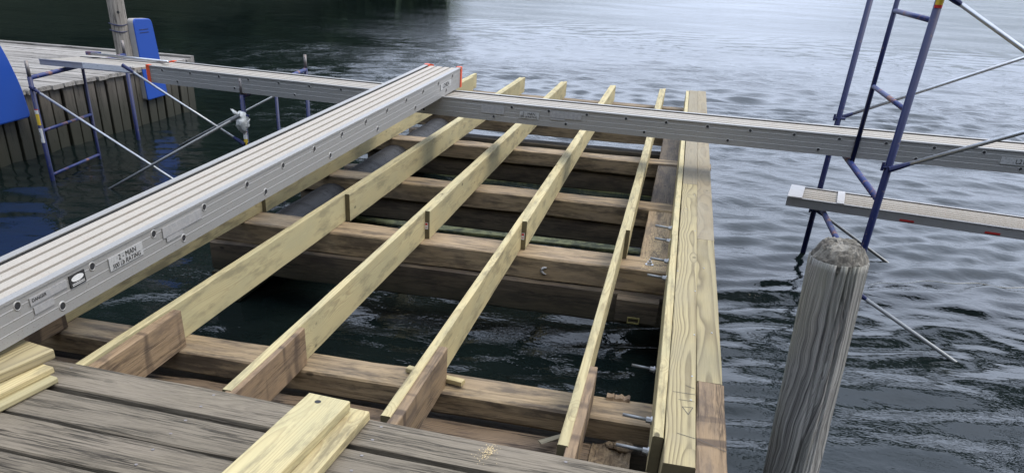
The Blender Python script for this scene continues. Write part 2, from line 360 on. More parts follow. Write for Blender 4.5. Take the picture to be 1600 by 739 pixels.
# ------------------------------------------------------------ water
def build_water():
    def axis(lo, hi, step0, core0, core1, g=1.13):
        a = list(np.arange(core0, core1, step0)); s = step0; x = core1
        while x < hi: a.append(x); s *= g; x += s
        a.append(hi); s = step0; x = core0 - step0; b = []
        while x > lo: b.append(x); s *= g; x -= s
        b.append(lo); return np.array(b[::-1] + a)
    xs = axis(-3000, 3000, .05, -8.0, 6.5, 1.035); ys = axis(-60, 3500, .042, 1.5, 14., 1.017)
    X, Y = np.meshgrid(xs, ys)
    sp = np.maximum(np.gradient(xs)[None, :], np.gradient(ys)[:, None])
    rng = np.random.RandomState(5); Z = np.zeros_like(X)
    warpx = .35 * np.sin(X * .9 + Y * .5) + .25 * np.sin(Y * 1.3 - X * .4); warpy = .3 * np.sin(X * .7 - Y * .8 + 1)
    amp_env = .9 + .25 * np.sin(X * .45 + 1.2 + .5 * np.sin(Y * .31)) * np.sin(Y * .37 + .4 * X)
    for i in range(110):
        lam = .10 * (1.05 / .10) ** rng.rand(); k = 2 * math.pi / lam
        th = math.radians(-82) + rng.normal() * .5; slope = .036 * rng.uniform(.5, 1.2) * min(1, (.34 / lam) ** .75)
        A = slope / k * (1 if lam > .3 else .8)
        fade = np.clip((lam / (sp * 2.6)) - 1, 0, 1)
        ph = rng.rand() * 6.28
        u = np.cos(th) * (X + warpx) + np.sin(th) * (Y + warpy)
        Z += A * fade * np.sin(k * u + ph)
    # sheltered water to the left and inside the crib is calmer
    shel = 1 - .55 * (1 / (1 + np.exp((X + 3.0) / .5))) * (1 / (1 + np.exp((Y - 13) / 1.0)))
    ins = 1 - .5 * ((X > -2.9) & (X < .35) & (Y > 2.4) & (Y < 11.5))
    Z *= amp_env * shel * ins * (1 + .7 / (1 + np.exp((12 - Y) / 2.0)))
    ny, nx = X.shape
    v = np.stack([X.ravel(), Y.ravel(), Z.ravel()], 1)
    idx = np.arange(nx * ny).reshape(ny, nx)
    f = np.stack([idx[:-1, :-1].ravel(), idx[:-1, 1:].ravel(), idx[1:, 1:].ravel(), idx[1:, :-1].ravel()], 1)
    me = bpy.data.meshes.new('water'); me.vertices.add(len(v)); me.vertices.foreach_set('co', v.ravel())
    me.loops.add(f.size); me.loops.foreach_set('vertex_index', f.ravel()); me.polygons.add(len(f))
    me.polygons.foreach_set('loop_start', np.arange(0, f.size, 4)); me.polygons.foreach_set('loop_total', np.full(len(f), 4))
    me.polygons.foreach_set('use_smooth', np.ones(len(f), bool)); me.update()
    a = NM('lake_water'); o, rnd = a.obj()
    x, y, z = a.sep(o)
    v1 = a.comb(a.math('MULTIPLY', x, .55), y, 0)
    wn1 = a.noise(v1, 7.5, 4, .6); wn2 = a.noise(a.comb(a.math('MULTIPLY', x, .6), y, 5), 19, 3, .55); wn3 = a.noise(a.comb(a.math('MULTIPLY', x, .3), y, 9), 1.3, 3, .5)
    gust = a.ramp(a.noise(a.comb(a.math('MULTIPLY', x, .3), a.math('MULTIPLY', y, .55), 2), .6, 3), [(.35, .35), (.65, 1.0)])
    far = a.ramp(a.math('MULTIPLY', y, .02), [(.10, .32), (.30, 1.0), (.9, 1.6)])
    h = a.math('MULTIPLY', a.math('ADD', a.math('MULTIPLY', wn1, .034), a.math('MULTIPLY', wn2, .0045)), far)
    h = a.math('MULTIPLY', h, gust)
    h = a.math('ADD', h, a.math('MULTIPLY', wn3, .03))
    a.bump(h, 1.0, 1.0)
    a.b.inputs['IOR'].default_value = 1.333
    a.b.inputs['Coat Weight'].default_value = 0
    m = a.fin((.005, .0085, .008), .03, 0, .5)
    me.materials.append(m)
    ob = bpy.data.objects.new('lake_water', me); ob.location = (0, 0, WATER); link(ob); tag(ob, kind='structure')
build_water()

# lake bed and far shores
m = MB(); m.box(-3000, 3000, -60, 3500, WATER - 3.2, WATER - 3.0)
tag(m.make('lake_bed', MT['bed'], loc=(0, 0, WATER - 3)), kind='structure')
def shore(name, a0, a1, d, hfun, depth, n=80):
    m = MB(); rings = []
    for i in range(n + 1):
        t = math.radians(a0 + (a1 - a0) * i / n); h = hfun(i / n)
        dd = (math.sin(t), math.cos(t))
        rings.append([(dd[0] * (d + q * depth), dd[1] * (d + q * depth), z) for q, z in ((0, WATER - .3), (.12, WATER + h * .25), (.45, WATER + h * .75), (1, WATER + h), (1.05, WATER - .3))])
    m.loft(rings, True, True); return tag(m.make(name, MT['hill'], loc=(0, d, WATER)), kind='structure')
shore('far_shore', -80, 85, 900, lambda t: 14 + 8 * noise.noise(Vector((t * 9, 0, 0))), 500)
def hprof(t): return 11 * min(1, (1 - t) * 3.0) + .6
shore('shore_bank', -105, -20, 45, hprof, 50, 60)

def woods():
    rnd = random.Random(3); m = MB(); vs = []; fs = []
    for i in range(280):
        t = rnd.random() ** .9; az = math.radians(-100 + t * 84.5); d = 47 + rnd.random() * 32
        edge = min(1, (-16.0 - math.degrees(az)) / 26 + .10)
        H = (22 + rnd.random() * 11) * max(.22, min(1, edge)); cx, cy = math.sin(az) * d, math.cos(az) * d
        z0 = WATER + hprof(t) * min(1, (d - 45) / 35)
        R = H * .27 * rnd.uniform(.8, 1.25)
        k = len(vs)
        for j in range(5):
            a = j * 1.2566; vs += [(cx + .18 * math.cos(a), cy + .18 * math.sin(a), z0 - .3), (cx + .06 * math.cos(a), cy + .06 * math.sin(a), z0 + H * .8)]
        for j in range(5): a, b = k + 2 * j, k + 2 * ((j + 1) % 5); fs.append((a, b, b + 1, a + 1))
        for j in range(330):
            u = rnd.random(); th = rnd.random() * 6.283
            zz = .03 + .97 * u; rr = R * math.sin(math.pi * min(1, zz * .93)) ** .7 * rnd.uniform(.45, 1.05) * (1 + .25 * math.sin(th * 3 + i))
            c = Vector((cx + rr * math.cos(th), cy + rr * math.sin(th), z0 + H * zz)); s = rnd.uniform(.6, 1.3)
            n_ = Vector((rnd.gauss(0, 1), rnd.gauss(0, 1), rnd.gauss(.5, 1))).normalized(); q = n_.orthogonal().normalized(); p = n_.cross(q); k = len(vs)
            vs += [tuple(c + s * q), tuple(c + s * .7 * p), tuple(c - s * q), tuple(c - s * .7 * p)]; fs.append((k, k + 1, k + 2, k + 3))
    m.v = vs; m.f = fs; m.mi = [0] * len(fs)
    me = bpy.data.meshes.new('offscreen_woods'); me.from_pydata([(x + 25, y - 25, z) for x, y, z in vs], [], fs); me.materials.append(MT['leaf']); me.update()
    o = bpy.data.objects.new('offscreen_woods', me); o.location = (-25, 25, 0); link(o); tag(o, kind='stuff')
woods()
def back_light_block():  # unseen bank and trees, added behind the camera to block light from there
    m = MB(); rings = []
    for i in range(41):
        x = -90 + 180 * i / 40; n_ = noise.noise(Vector((x * .05, 0, 0)))
        rings.append([(x, y_ + 2 * n_, z) for y_, z in ((-9, WATER - .5), (-9.5, WATER + .3), (-14, .6 + n_), (-40, 3 + n_), (-60, 4), (-60, WATER - 1))])
    m.loft(rings); tag(m.make('added_shore_land', MT['hill'], loc=(0, -10, WATER)), kind='structure')
    rnd = random.Random(8); vs = []; fs = []
    for i in range(64):
        cx = -75 + 150 * i / 63 + rnd.uniform(-2, 2); cy = -12.5 - rnd.random() * 9; H = rnd.uniform(14, 20); R = H * .3; k = len(vs); z0 = .4
        for j in range(5):
            a = j * 1.2566; vs += [(cx + .2 * math.cos(a), cy + .2 * math.sin(a), z0 - .6), (cx + .08 * math.cos(a), cy + .08 * math.sin(a), z0 + H * .8)]
        for j in range(5): a, b = k + 2 * j, k + 2 * ((j + 1) % 5); fs.append((a, b, b + 1, a + 1))
        for j in range(420):
            zz = .03 + .9 * rnd.random(); th = rnd.random() * 6.283; rr = R * math.sin(math.pi * min(1, zz * .93)) ** .7 * rnd.uniform(.3, 1.05)
            c = Vector((cx + rr * math.cos(th), cy + rr * math.sin(th), z0 + H * zz)); s_ = rnd.uniform(.4, .85)
            n2_ = Vector((rnd.gauss(0, 1), rnd.gauss(0, 1), rnd.gauss(.5, 1))).normalized(); q = n2_.orthogonal().normalized(); p = n2_.cross(q); k = len(vs)
            vs += [tuple(c + s_ * q), tuple(c + s_ * .7 * p), tuple(c - s_ * q), tuple(c - s_ * .7 * p)]; fs.append((k, k + 1, k + 2, k + 3))
    me = bpy.data.meshes.new('offscreen_woods'); me.from_pydata(vs, [], fs); me.materials.append(MT['leaf']); me.update()  # added tree mass that darkens the camera-facing timber sides
    o = bpy.data.objects.new('offscreen_woods', me); link(o); tag(o, kind='stuff')
back_light_block()

# ------------------------------------------------------------ near old dock (bottom left)
dock = thing('old_dock', 'weathered grey plank dock in the foreground with wide dark gaps between boards', 'dock', (-1.5, 1.5, -.3))
edges = [2.252, 2.066, 1.873, 1.681, 1.49, 1.298, 1.105, .912, .72, .527, .335, .142, -.05, -.243, -.435, -.63]
for i in range(len(edges) - 1):
    yh, yl = edges[i], edges[i + 1]; gap = (.017, .023, .014, .018)[i % 4]; wd = yh - yl - gap
    yc = (yh + yl - gap) / 2 + (.006 if i == 0 else 0); sl = -.040 if i == 0 else -.036
    x0, x1 = -5.2 + .02 * (i % 3), .62
    timber('deck_board', (x0, yc + sl * (x0 + 1), .038 + .002 * (i % 2)), (x1, yc + sl * (x1 + 1), .038 - .001 * (i % 3)), wd, .038, MT['deck'], dock, ch=.004, jit=.003, seg=.12, seed=100 + i)
# old joist stubs running under the decking, sistered to the new joists
JX = [-2.738, -2.112, -1.507, -.861, -.219]     # left faces of the new joists
for i, x in enumerate(JX):
    xs = x + .0375 + .024
    ye = [2.95, 2.955, 2.955, 2.975, 2.99][i]
    timber('joist_stub', (xs, -.6, -.007), (xs, ye, -.004 - .003 * (i % 2)), .042, .177, MT['brown'], dock, ch=.003, jit=.002, seed=50 + i, seg=.1, endmat=MT['brown'], label='brown weathered joist stub with knots and saw stains')
timber('header_beam', (-5.2, 1.6, -.19), (.4, 1.45, -.19), .2, .2, MT['beamd'], dock, ch=.01)
timber('header_beam', (-5.2, .1, -.19), (.4, -.05, -.19), .2, .2, MT['beamd'], dock, ch=.01)
for x in (-4.6, -2.8, -1.0, .3):
    timber('dock_post', (x - .0, 1.2, -.02 - .19), (x, 1.2001, -.02 - .19), .2, .2, MT['beamd'], dock) if 0 else None
    m = MB(); m.tube([(x, 1.2, -.2), (x, 1.2, WATER - 2.9)], .12, 14); m.make('dock_post', MT['beamd'], dock, loc=(x, 1.2, -.2), smooth=True)
# nail heads
for i in range(4):
    for x in (JX[1] + .06, JX[2] + .06, JX[3] + .06, JX[4] + .06):
        yh, yl = edges[i], edges[i + 1]
        for q in (.28, .75):
            yy = yl + (yh - yl) * q - .038 * (x + 1); m = MB(); m.tube([(x, yy, .036), (x, yy, .0395)], .0055, 8)
            m.make('nail_head', MT['pin'], dock, loc=(x, yy, .037))

# ------------------------------------------------------------ old timber crib
crib = thing('timber_crib', 'old brown timber crib of heavy cross beams standing in the water under the new joists', 'crib', (-1.2, 6, WATER))
XL, XR = -2.95, .42
def beam(y0, y1, zt, h, mat, x0=XL, x1=XR, name='cross_beam', **k):
    return timber(name, (x0, (y0 + y1) / 2, zt), (x1, (y0 + y1) / 2, zt), y1 - y0, h, mat, crib, ch=.008, jit=.004, **k)
beam(2.893, 3.083, -.184, .105, MT['beam'], x1=.115, seed=1)
beam(4.785, 5.045, -.184, .145, MT['beam'], seed=2, x1=.36)
beam(6.20, 6.42, -.184, .14, MT['beam'], seed=3, x1=.36)
beam(7.82, 8.02, -.184, .13, MT['beam'], seed=4)
beam(9.42, 9.62, -.184, .15, MT['beam'], seed=5)
beam(11.1, 11.3, -.184, .14, MT['beam'], seed=6, x1=.36)
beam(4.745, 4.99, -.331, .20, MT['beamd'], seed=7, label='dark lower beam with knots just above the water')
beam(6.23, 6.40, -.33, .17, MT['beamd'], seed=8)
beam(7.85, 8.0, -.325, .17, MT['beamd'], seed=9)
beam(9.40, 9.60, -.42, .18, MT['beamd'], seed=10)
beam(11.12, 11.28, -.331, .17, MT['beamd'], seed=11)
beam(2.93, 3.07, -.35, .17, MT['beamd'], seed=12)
beam(2.60, 2.875, -.30, .15, MT['rough'], x1=-.115, seed=13, wane=.25, seg=None or .06, label='rough rotten brown beam in front of the near cross beam')
beam(6.80, 6.93, WATER + .022, .16, MT['algae'], name='algae_timber', seed=14, wane=.2)
beam(8.79, 8.93, WATER + .022, .16, MT['algae'], name='algae_timber', seed=15, wane=.2)
# side timbers running lengthwise between the cross beams
ys = [(3.09, 4.78), (5.05, 6.195), (6.425, 7.815), (8.025, 9.415), (9.625, 11.095)]
for i, (a, b) in enumerate(ys):
    if i > 0:
        timber('side_timber', (.13, a, -.196), (.13, b, -.196), .385, .13, MT['beamd'] if i != 1 else MT['beam'], crib, ch=.006, jit=.002, seed=20 + i)
        lx = [-2.64 + .01 * noise.noise(Vector((i, k_, 2))) for k_ in range(7)]
        m = MB(); m.tube([(lx[k_], a + (b - a) * k_ / 6, -.43) for k_ in range(7)], [.185 + .006 * noise.noise(Vector((i * 3, k_ * 1.1, 9))) for k_ in range(7)], 22)
        m.make('side_log', MT['wet'], crib, loc=(-2.64, a, -.43), smooth=True)['label'] = 'dark wet rounded lengthwise log beside the long plank'
for i, (a, b) in enumerate([(2.9, 7.2), (7.22, 11.3)]):
    timber('side_timber', (.30, a, -.53), (.30, b, -.53), .2, .2, MT['beamd'], crib, ch=.01, seed=40 + i)
    timber('side_timber', (-2.84, a + (1.8 if i == 0 else 0), -.53), (-2.84, b, -.53), .2, .2, MT['beamd'], crib, ch=.01, seed=44 + i)
for x in (.3, -2.84):
    for y in (3.3, 5.3, 7.2, 9.2, 11.0):
        if x < 0 and y < 4: continue
        m = MB(); m.tube([(x - .0, y, -.34), (x, y, WATER - 2.9)], .10, 12); m.make('crib_post', MT['beamd'], crib, loc=(x, y, -.34), smooth=True)
# dark block with a square ring bolt under the third beam
timber('block', (-.155, 4.70, -.335), (.10, 4.70, -.335), .085, .15, MT['beamd'], crib, ch=.006, seed=60)
m = MB()
for (a, b, c, d) in ((-.075, .0, -.452, -.444), (-.075, .0, -.484, -.477), (-.075, -.068, -.477, -.452), (-.007, .0, -.477, -.452)):
    m.box(a, b, 4.647, 4.656, c, d)
m.make('square_washer', MT['washer'], crib, loc=(-.04, 4.65, -.46))
# rotten end
m = MB(); rnd = random.Random(2)
nx, ny = 26, 30
for layer in range(1):
    vs = []; 
    for j in range(ny + 1):
        for i in range(nx + 1):
            x = -.112 + .165 * i / nx; y = 2.62 + .265 * j / ny
            z = -.30 + .014 * noise.noise(Vector((x * 90, y * 16, 0))) + .02 * noise.noise(Vector((x * 16, y * 14, 3)))
            vs.append((x + .004 * noise.noise(Vector((y * 60, i, 0))), y, z))
    k = len(vs); top = vs; bot = [(x, y, -.42) for x, y, z in vs]
    f = []
    W1 = nx + 1
    for j in range(ny):
        for i in range(nx): f.append((j * W1 + i, j * W1 + i + 1, (j + 1) * W1 + i + 1, (j + 1) * W1 + i))
    per = [i for i in range(nx)] + [j * W1 + nx for j in range(ny)] + [ny * W1 + i for i in range(nx, 0, -1)] + [j * W1 for j in range(ny, 0, -1)]
    for a, b in zip(per, per[1:] + per[:1]): f.append((a, b, b + k, a + k))
    m.add(top + bot, f)
m.make('rotten_timber_end', MT['straw'], crib, loc=(-.03, 2.75, -.3))
for (x, y, z, s) in ((.02, 2.85, -.28, .035), (-.03, 2.86, -.288, .022)):
    m = MB()
    rings = []
    for i in range(7):
        a = math.pi * i / 6; rr = s * math.sin(a) + .001
        rings.append([(x + rr * 1.3 * math.cos(t) * (1 + .3 * noise.noise(Vector((t * 2, i, 1)))), y + rr * math.sin(t), z + s * .6 * math.cos(a) * (1 + .4 * noise.noise(Vector((t, i * 2, 5))))) for t in [k * .6283 for k in range(10)]])
    m.loft(rings); m.make('rotten_lump', MT['straw'], crib, loc=(x, y, z))
# splintered strip on the far edge of the near beam
m = MB(); rings = []
for i in range(25):
    x = -.085 + .10 * i / 24; h = .014 + .010 * noise.noise(Vector((x * 60, 0, 0))); g = -.03 if i in (8,) else 0
    y1 = 3.105 + .008 * noise.noise(Vector((x * 70, 3, 0)))
    rings.append([(x, 3.055, -.185), (x, 3.06, -.185 + h + g * .3), (x, y1, -.187 + h * .8 + g * .3), (x, y1, -.23)])
m.loft(rings); m.make('splintered_strip', MT['brown'], crib, loc=(-.03, 3.08, -.18))
# crescent knot scar on the third beam face
m = MB(); pts = []
for i in range(9):
    a = math.radians(95 + 170 * i / 8); pts.append((-.615 + .036 * math.cos(a), 4.778, -.262 + .022 * math.sin(a)))
m.tube(pts, [.003, .007, .009, .010, .010, .009, .008, .006, .003], 8); m.make('knot_scar', MT['worn'], crib, loc=(-.615, 4.78, -.26), smooth=True)
# hex bolt on washer
def hexbolt(x, y, z, parent, s=1.0):
    m = MB(); m.tube([(x, y, z), (x, y, z + .004)], .026 * s, 18); m.tube([(x, y, z + .004), (x, y, z + .02 * s)], .016 * s, 6); m.tube([(x, y, z + .02 * s), (x, y, z + .034 * s)], .008 * s, 10)
    return m.make('anchor_bolt', MT['galv'], parent, loc=(x, y, z))
hexbolt(.005, 4.90, -.1835, crib)

# ------------------------------------------------------------ new joist frame
frame = thing('joist_frame', 'new yellow treated pine joists laid across the old timber crib', 'dock frame', (-1.2, 6.5, -.184))
def joist(xf0, y0, xf1, y1, label=None, seed=1, z=0.0, mat='pine', w_=.0375, **k):
    o = timber('joist', (xf0 + w_ / 2, y0, z), (xf1 + w_ / 2, y1, z), w_, .184 + z * .9, MT[mat], frame, ch=.003, jit=.0012, seed=seed, endmat=MT['end'], **k)
    if label: o['label'] = label
    return o
# near pieces (left) and lapped far pieces (right face)
joist(-2.738, 2.36, -2.728, 5.35, seed=201)
joist(-2.700, 5.05, -2.712, 11.20, seed=202, twist=.005); joist(-2.742, 5.36, -2.752, 11.55, seed=222)
joist(-2.121, 2.34, -2.104, 11.48, seed=203, twist=-.006); joist(-2.078, 5.06, -2.066, 11.52, seed=204, twist=.005, label='lapped joist length ending in a plain face over the third beam')
joist(-1.482, 2.335, -1.523, 11.40, seed=205, twist=-.006, ) ; joist(-1.458, 4.885, -1.484, 11.44, seed=206, twist=.005)
joist(-.853, 2.335, -.868, 11.41, seed=207, twist=-.006); joist(-.823, 4.90, -.829, 11.43, seed=208, twist=.005)
joist(-.206, 2.335, -.223, 11.45, seed=209, twist=-.006); joist(-.186, 4.96, -.185, 11.55, seed=210, twist=.005) if 0 else joist(-.181, 4.96, -.184, 11.50, seed=210, twist=.005)
# rim: strip on edge, then two heavy boards
joist(.113, 2.495, .112, 4.975, seed=211, label='rim joist strip with threaded rods through it'); joist(.110, 4.978, .118, 11.47, seed=212)
timber('rim_board', (.207, 2.328, .001), (.209, 6.33, .001), .108, .15, MT['rim'], frame, ch=.003, seed=301, endmat=MT['end'], label='swirly grained middle rim board')
timber('rim_board', (.209, 6.333, .001), (.211, 11.5, .001), .106, .15, MT['rimg'], frame, ch=.003, seed=302)
timber('rim_board', (.314, 2.99, 0), (.313, 4.94, 0), .103, .15, MT['rim'], frame, ch=.003, seed=303)
timber('rim_board', (.313, 4.943, 0), (.316, 11.53, 0), .105, .15, MT['rimg'], frame, ch=.004, seed=304)
timber('rim_board', (.316, 1.0, .0), (.318, 2.985, .0), .105, .15, MT['brown'], frame, ch=.008, jit=.004, seed=305, seg=.08, endmat=MT['brown'], label='old brown end piece of the rim with a long crack')
# end tags
for (x, y) in ((-1.440, 4.883), (-.804, 4.898)):
    m = MB(); m.box(x - .011, x + .009, y - .0012, y + .0, -.118, -.075); t_ = m.make('end_tag', MT['white'], frame, loc=(x, y, -.1))
    m = MB(); m.box(x - .009, x + .006, y - .002, y - .0012, -.092, -.078); m.box(x - .007, x + .004, y - .002, y - .0012, -.108, -.104); m.make('tag_print', MT['red'], t_, loc=(x, y - .001, -.09))
# threaded rods with nuts
for (y, z, l) in ((3.62, -.28, .115), (2.834, -.128, .118), (2.609, -.136, .125), (4.524, -.126, .11), (4.771, -.106, .11), (5.201, -.111, .10), (5.33, -.065, .11)):
    x1 = .113; m = MB(); m.tube([(x1 - l, y, z + .008), (x1 + .01, y, z)], .007, 10)
    t_ = m.make('threaded_rod', MT['galvd'], frame, loc=(x1, y, z), smooth=True)
    m = MB(); m.tube([(x1 - .006, y, z), (x1, y, z)], .0175, 16); m.tube([(x1 - .024, y, z + .001), (x1 - .006, y, z)], .0125, 6); m.make('nut', MT['galv'], t_, loc=(x1, y, z))
# pencil marks and nail heads on the rim
m = MB(); z = .0022
def pline(m, a, b, w_=.0012, z=.0022):
    a = Vector((a[0], a[1], z)); b = Vector((b[0], b[1], z)); d = (b - a).normalized(); n_ = Vector((-d.y, d.x, 0)) * w_
    m.add([a + n_, a - n_, b - n_, b + n_], [(0, 1, 2, 3)])
pline(m, (.195, 2.80), (.255, 2.80)); pline(m, (.21, 2.745), (.25, 2.75)); pline(m, (.25, 2.75), (.233, 2.69)); pline(m, (.233, 2.69), (.21, 2.745)); pline(m, (.172, 2.86), (.26, 2.86)); pline(m, (.195, 2.54), (.26, 2.52)); pline(m, (.22, 2.93), (.255, 2.91))
pline(m, (.267, 2.52), (.366, 2.46), z=.0035)
m.make('pencil_mark', MT['ink'], frame, loc=(.22, 2.7, .002))
for (x, y) in ((.242, 2.81), (.252, 3.45), (.245, 3.02), (.254, 4.02), (.16, 4.3), (.25, 5.1), (.19, 5.6), (.33, 3.5), (.30, 4.4), (.245, 6.0)):
    m = MB(); m.tube([(x, y, 0), (x, y, .0028)], .004, 8); m.make('nail_head', MT['galv'], frame, loc=(x, y, 0))

# sawdust
m = MB(); rnd = random.Random(4)
for i in range(900):
    if rnd.random() < .6: y = rnd.gauss(5.25, .22); x = rnd.gauss(.03, .035); z = -.1945
    else: y = rnd.uniform(4.80, 5.03); x = rnd.gauss(.05, .05); z = -.1825
    if y < 5.05: z = -.1825
    if y < 4.79 or y > 6.15 or not -.06 < x < .11: continue
    s = rnd.uniform(.0015, .0045); a = rnd.random() * 3.14; c, d = s * math.cos(a), s * math.sin(a)
    m.add([(x - c, y - d, z), (x + d * .5, y - c * .5, z + .001), (x + c, y + d, z + .002), (x - d * .5, y + c * .5, z + .001)], [(0, 1, 2, 3)])
tag(m.make('sawdust', MT['dust'], loc=(0, 5, -.184)), 'pale sawdust scattered on the timber beside the bolts', 'sawdust', kind='stuff')

m = MB(); rnd = random.Random(14)
for i in range(170):
    x = rnd.gauss(-.415, .007 + .006 * (i % 3)); y = rnd.gauss(2.15, .03)
    x += (y - 2.15) * .15
    if y > 2.205 or y < 1.9 or abs(y - 2.045) < .014: continue
    z = .0395 if y > 2.05 else .041; s_ = rnd.uniform(.001, .0032); a = rnd.random() * 3.14; c, d = s_ * math.cos(a), s_ * math.sin(a)
    m.add([(x - c, y - d, z), (x + d * .5, y - c * .5, z + .0008), (x + c, y + d, z + .0015), (x - d * .5, y + c * .5, z + .0008)], [(0, 1, 2, 3)])
tag(m.make('sawdust', MT['dust'], loc=(-.43, 2.1, .04)), 'small smear of sawdust on the old deck boards right of the loose boards', 'sawdust', kind='stuff')
# loose wood pieces
o = timber('wood_shim', (-.975, 3.035, -.158), (-.70, 2.965, -.150), .035, .022, MT['pine'], ch=.002, seed=71, seg=.05)
tag(o, 'short pale wood shim lying across the near beam under the fourth joist', 'shim')
o = timber('wood_splinter', (-.32, 2.76, -.262), (-.235, 2.83, -.255), .025, .012, MT['rimg'], ch=.004, jit=.006, seed=72, seg=.02)
tag(o, 'small broken grey splinter lying on the rough beam left of the fifth joist', 'splinter')

# lumber on the deck
def loose(name, p0, p1, w_, h, mat, label, seed, cat='board', **k):
    return tag(timber(name, p0, p1, w_, h, MT[mat], seed=seed, endmat=MT['pine'], **k), label, cat, 'offcut boards lying on the old deck')
loose('lumber_board', (-1.075, 1.2, .1175), (-.992, 2.208, .1175), .158, .0375, 'pine', 'wide yellow pine board with a drill hole lying on another board on the deck', 81)
loose('lumber_board', (-.985, 1.2, .0785), (-.918, 2.225, .0785), .135, .0375, 'pine', 'lower pine board sticking out to the right under the drilled wide board', 82)
m = MB(); m.tube([(-.985 - .03, 2.165, .1178), (-.985 - .03, 2.165, .1186)], .011, 12); hb = bpy.data.objects[-1] if 0 else None
h_ = m.make('bolt_hole_shade', MT['hole'], bpy.data.objects['lumber_board'], loc=(-1.015, 2.165, .1182))  # dark disc on the board, painted shade of a drilled hole
loose('lumber_board', (-2.42, 1.0, .126), (-2.165, 2.232, .126), .17, .0375, 'rim', 'yellow-green board beside the long aluminium plank at the left edge, topmost of its pile', 83)
loose('lumber_board', (-2.30, 1.0, .087), (-2.105, 2.165, .087), .12, .024, 'pine', 'thin split pine board under the board end beside the long plank', 84)
loose('lumber_board', (-2.26, 1.0, .0625), (-2.075, 2.14, .0625), .12, .022, 'pine', 'lowest thin splintered board of the pile by the long plank', 85)

# ------------------------------------------------------------ aluminium planks
def plank(root, pos, vdir, s0, s1, w_, h, step, up_holes=(), lo_holes=(), nslat=4, N=28, ridge=True, hr=.0155, hole_up=.118, hole_lo=.035, flange=.033, side_mat='alu', gap=.016):
    """pos(s) = outer bottom edge of the near rail; vdir = horizontal unit vector to the other rail"""
    V = Vector(vdir).normalized(); Z = Vector((0, 0, 1))
    def P(s, v, z): return Vector(pos(s)) + V * v + Z * z
    S = [s0 + (s1 - s0) * i / N for i in range(N + 1)]
    base = P(s0, 0, 0)
    for side in (0, 1):
        pr = [(0, 0), (0, .012)]
        if ridge:
            for q in (.26, .50, .75): pr += [(0, h * q - .0028), (-.0009, h * q - .0012), (-.0009, h * q + .0012), (0, h * q + .0028)]
        pr += [(0, h - .014), (-.004, h - .011), (-.004, h), (flange, h), (flange, h - .004), (.004, h - .005), (.004, .005), (flange * .9, .004), (flange * .9, 0)]
        rings = [[P(s, v if side == 0 else w_ - v, z) for v, z in pr] for s in S]
        m = MB(); m.loft(rings); m.make('side_rail', MT[side_mat], root, loc=base)
    inner = w_ - 2 * flange - .002; sw = inner / nslat; g = gap
    for k in range(nslat):
        v0 = flange + .001 + k * sw + g / 2; v1 = v0 + sw - g; nr = 5; zt = h - .009; pr = []
        for r in range(nr):
            a = v0 + (v1 - v0) * r / nr; b = v0 + (v1 - v0) * (r + 1) / nr; q = (b - a)
            pr += [(a + q * .12, zt - .001), (a + q * .3, zt), (b - q * .3, zt), (b - q * .12, zt - .001)]
        pr += [(v1, zt - .02), (v0, zt - .02)]
        rings = [[P(s, v, z) for v, z in pr] for s in S]
        m = MB(); m.loft(rings); m.make('deck_slat', MT['aludeck'], root, loc=P(s0, (v0 + v1) / 2, h))
    # cross rungs under the slats
    m = MB(); s = s0 + step / 2
    while s < s1: m.tube([P(s, .004, h * .5), P(s, w_ - .004, h * .5)], min(.013, h * .14), 8); s += step
    m.make('cross_rung', MT['alu'], root, loc=base)['kind'] = 'stuff'
    for hs, hz in ((up_holes, hole_up), (lo_holes, hole_lo)):
        for s in hs:
            c = P(s, 0, hz); d = -V
            t = (P(s + .01, 0, 0) - P(s - .01, 0, 0)).normalized()
            rings = []
            for (rad, off) in ((hr * 1.08, .0), (hr * .97, .0022), (hr * .88, .003), (hr * .76, .0025), (hr * .74, .0008)):
                rings.append([c + d * off + rad * (math.cos(a) * t + math.sin(a) * Z) for a in [j * math.tau / 16 for j in range(16)]])
            m = MB(); m.loft(rings, True, False)
            ro = m.make('rung_end', MT['alu'], root, loc=c, smooth=True)
            m = MB(); m.add([c + d * .0012 + hr * .75 * (math.cos(a) * t + math.sin(a) * Z) for a in [j * math.tau / 16 for j in range(16)]], [tuple(range(16))])
            m.make('bore_shade', MT['hole'], ro, loc=c)  # flat dark disc, the bore's inner shade painted on the uncut web
    return P
def label_on(P, root, s0, s1, z0, z1, mat, name='label', off=.0052, V=None):
    d = -V; m = MB()
    a, b = P(s0, 0, 0), P(s1, 0, 0)
    m.loft([[P(s, 0, z0) + d * off, P(s, 0, z1) + d * off, P(s, 0, z1) + d * (off - .0045), P(s, 0, z0) + d * (off - .0045)] for s in (s0, (s0 + s1) / 2, s1)])
    return m.make(name, mat, root, loc=P(s0, 0, z0))

# crossing plank
def zX(x): return .258 + .0038 * x + .0014 * (x + 1.5) ** 2
VX = Vector((.111, 1, 0)).normalized()
px = thing('aluminium_plank', 'long aluminium scaffold plank crossing over the joists from the left scaffold to the right one', 'scaffold plank', (-4.85, 7.13, .26))
PX = plank(px, lambda x: (x, 6.593 - .111 * x, zX(x)), VX, -4.85, 3.75, .395, .148, .31,
           up_holes=[-4.684 + .3095 * i for i in range(27) if not 7 <= i <= 10], lo_holes=[-4.529, -3.91, -3.289, -2.05, -1.43 + .0, -.822, -.197, .432, 1.074, 1.723, 2.375, 3.0], hole_up=.118, hole_lo=.033, N=40, hr=.0135)
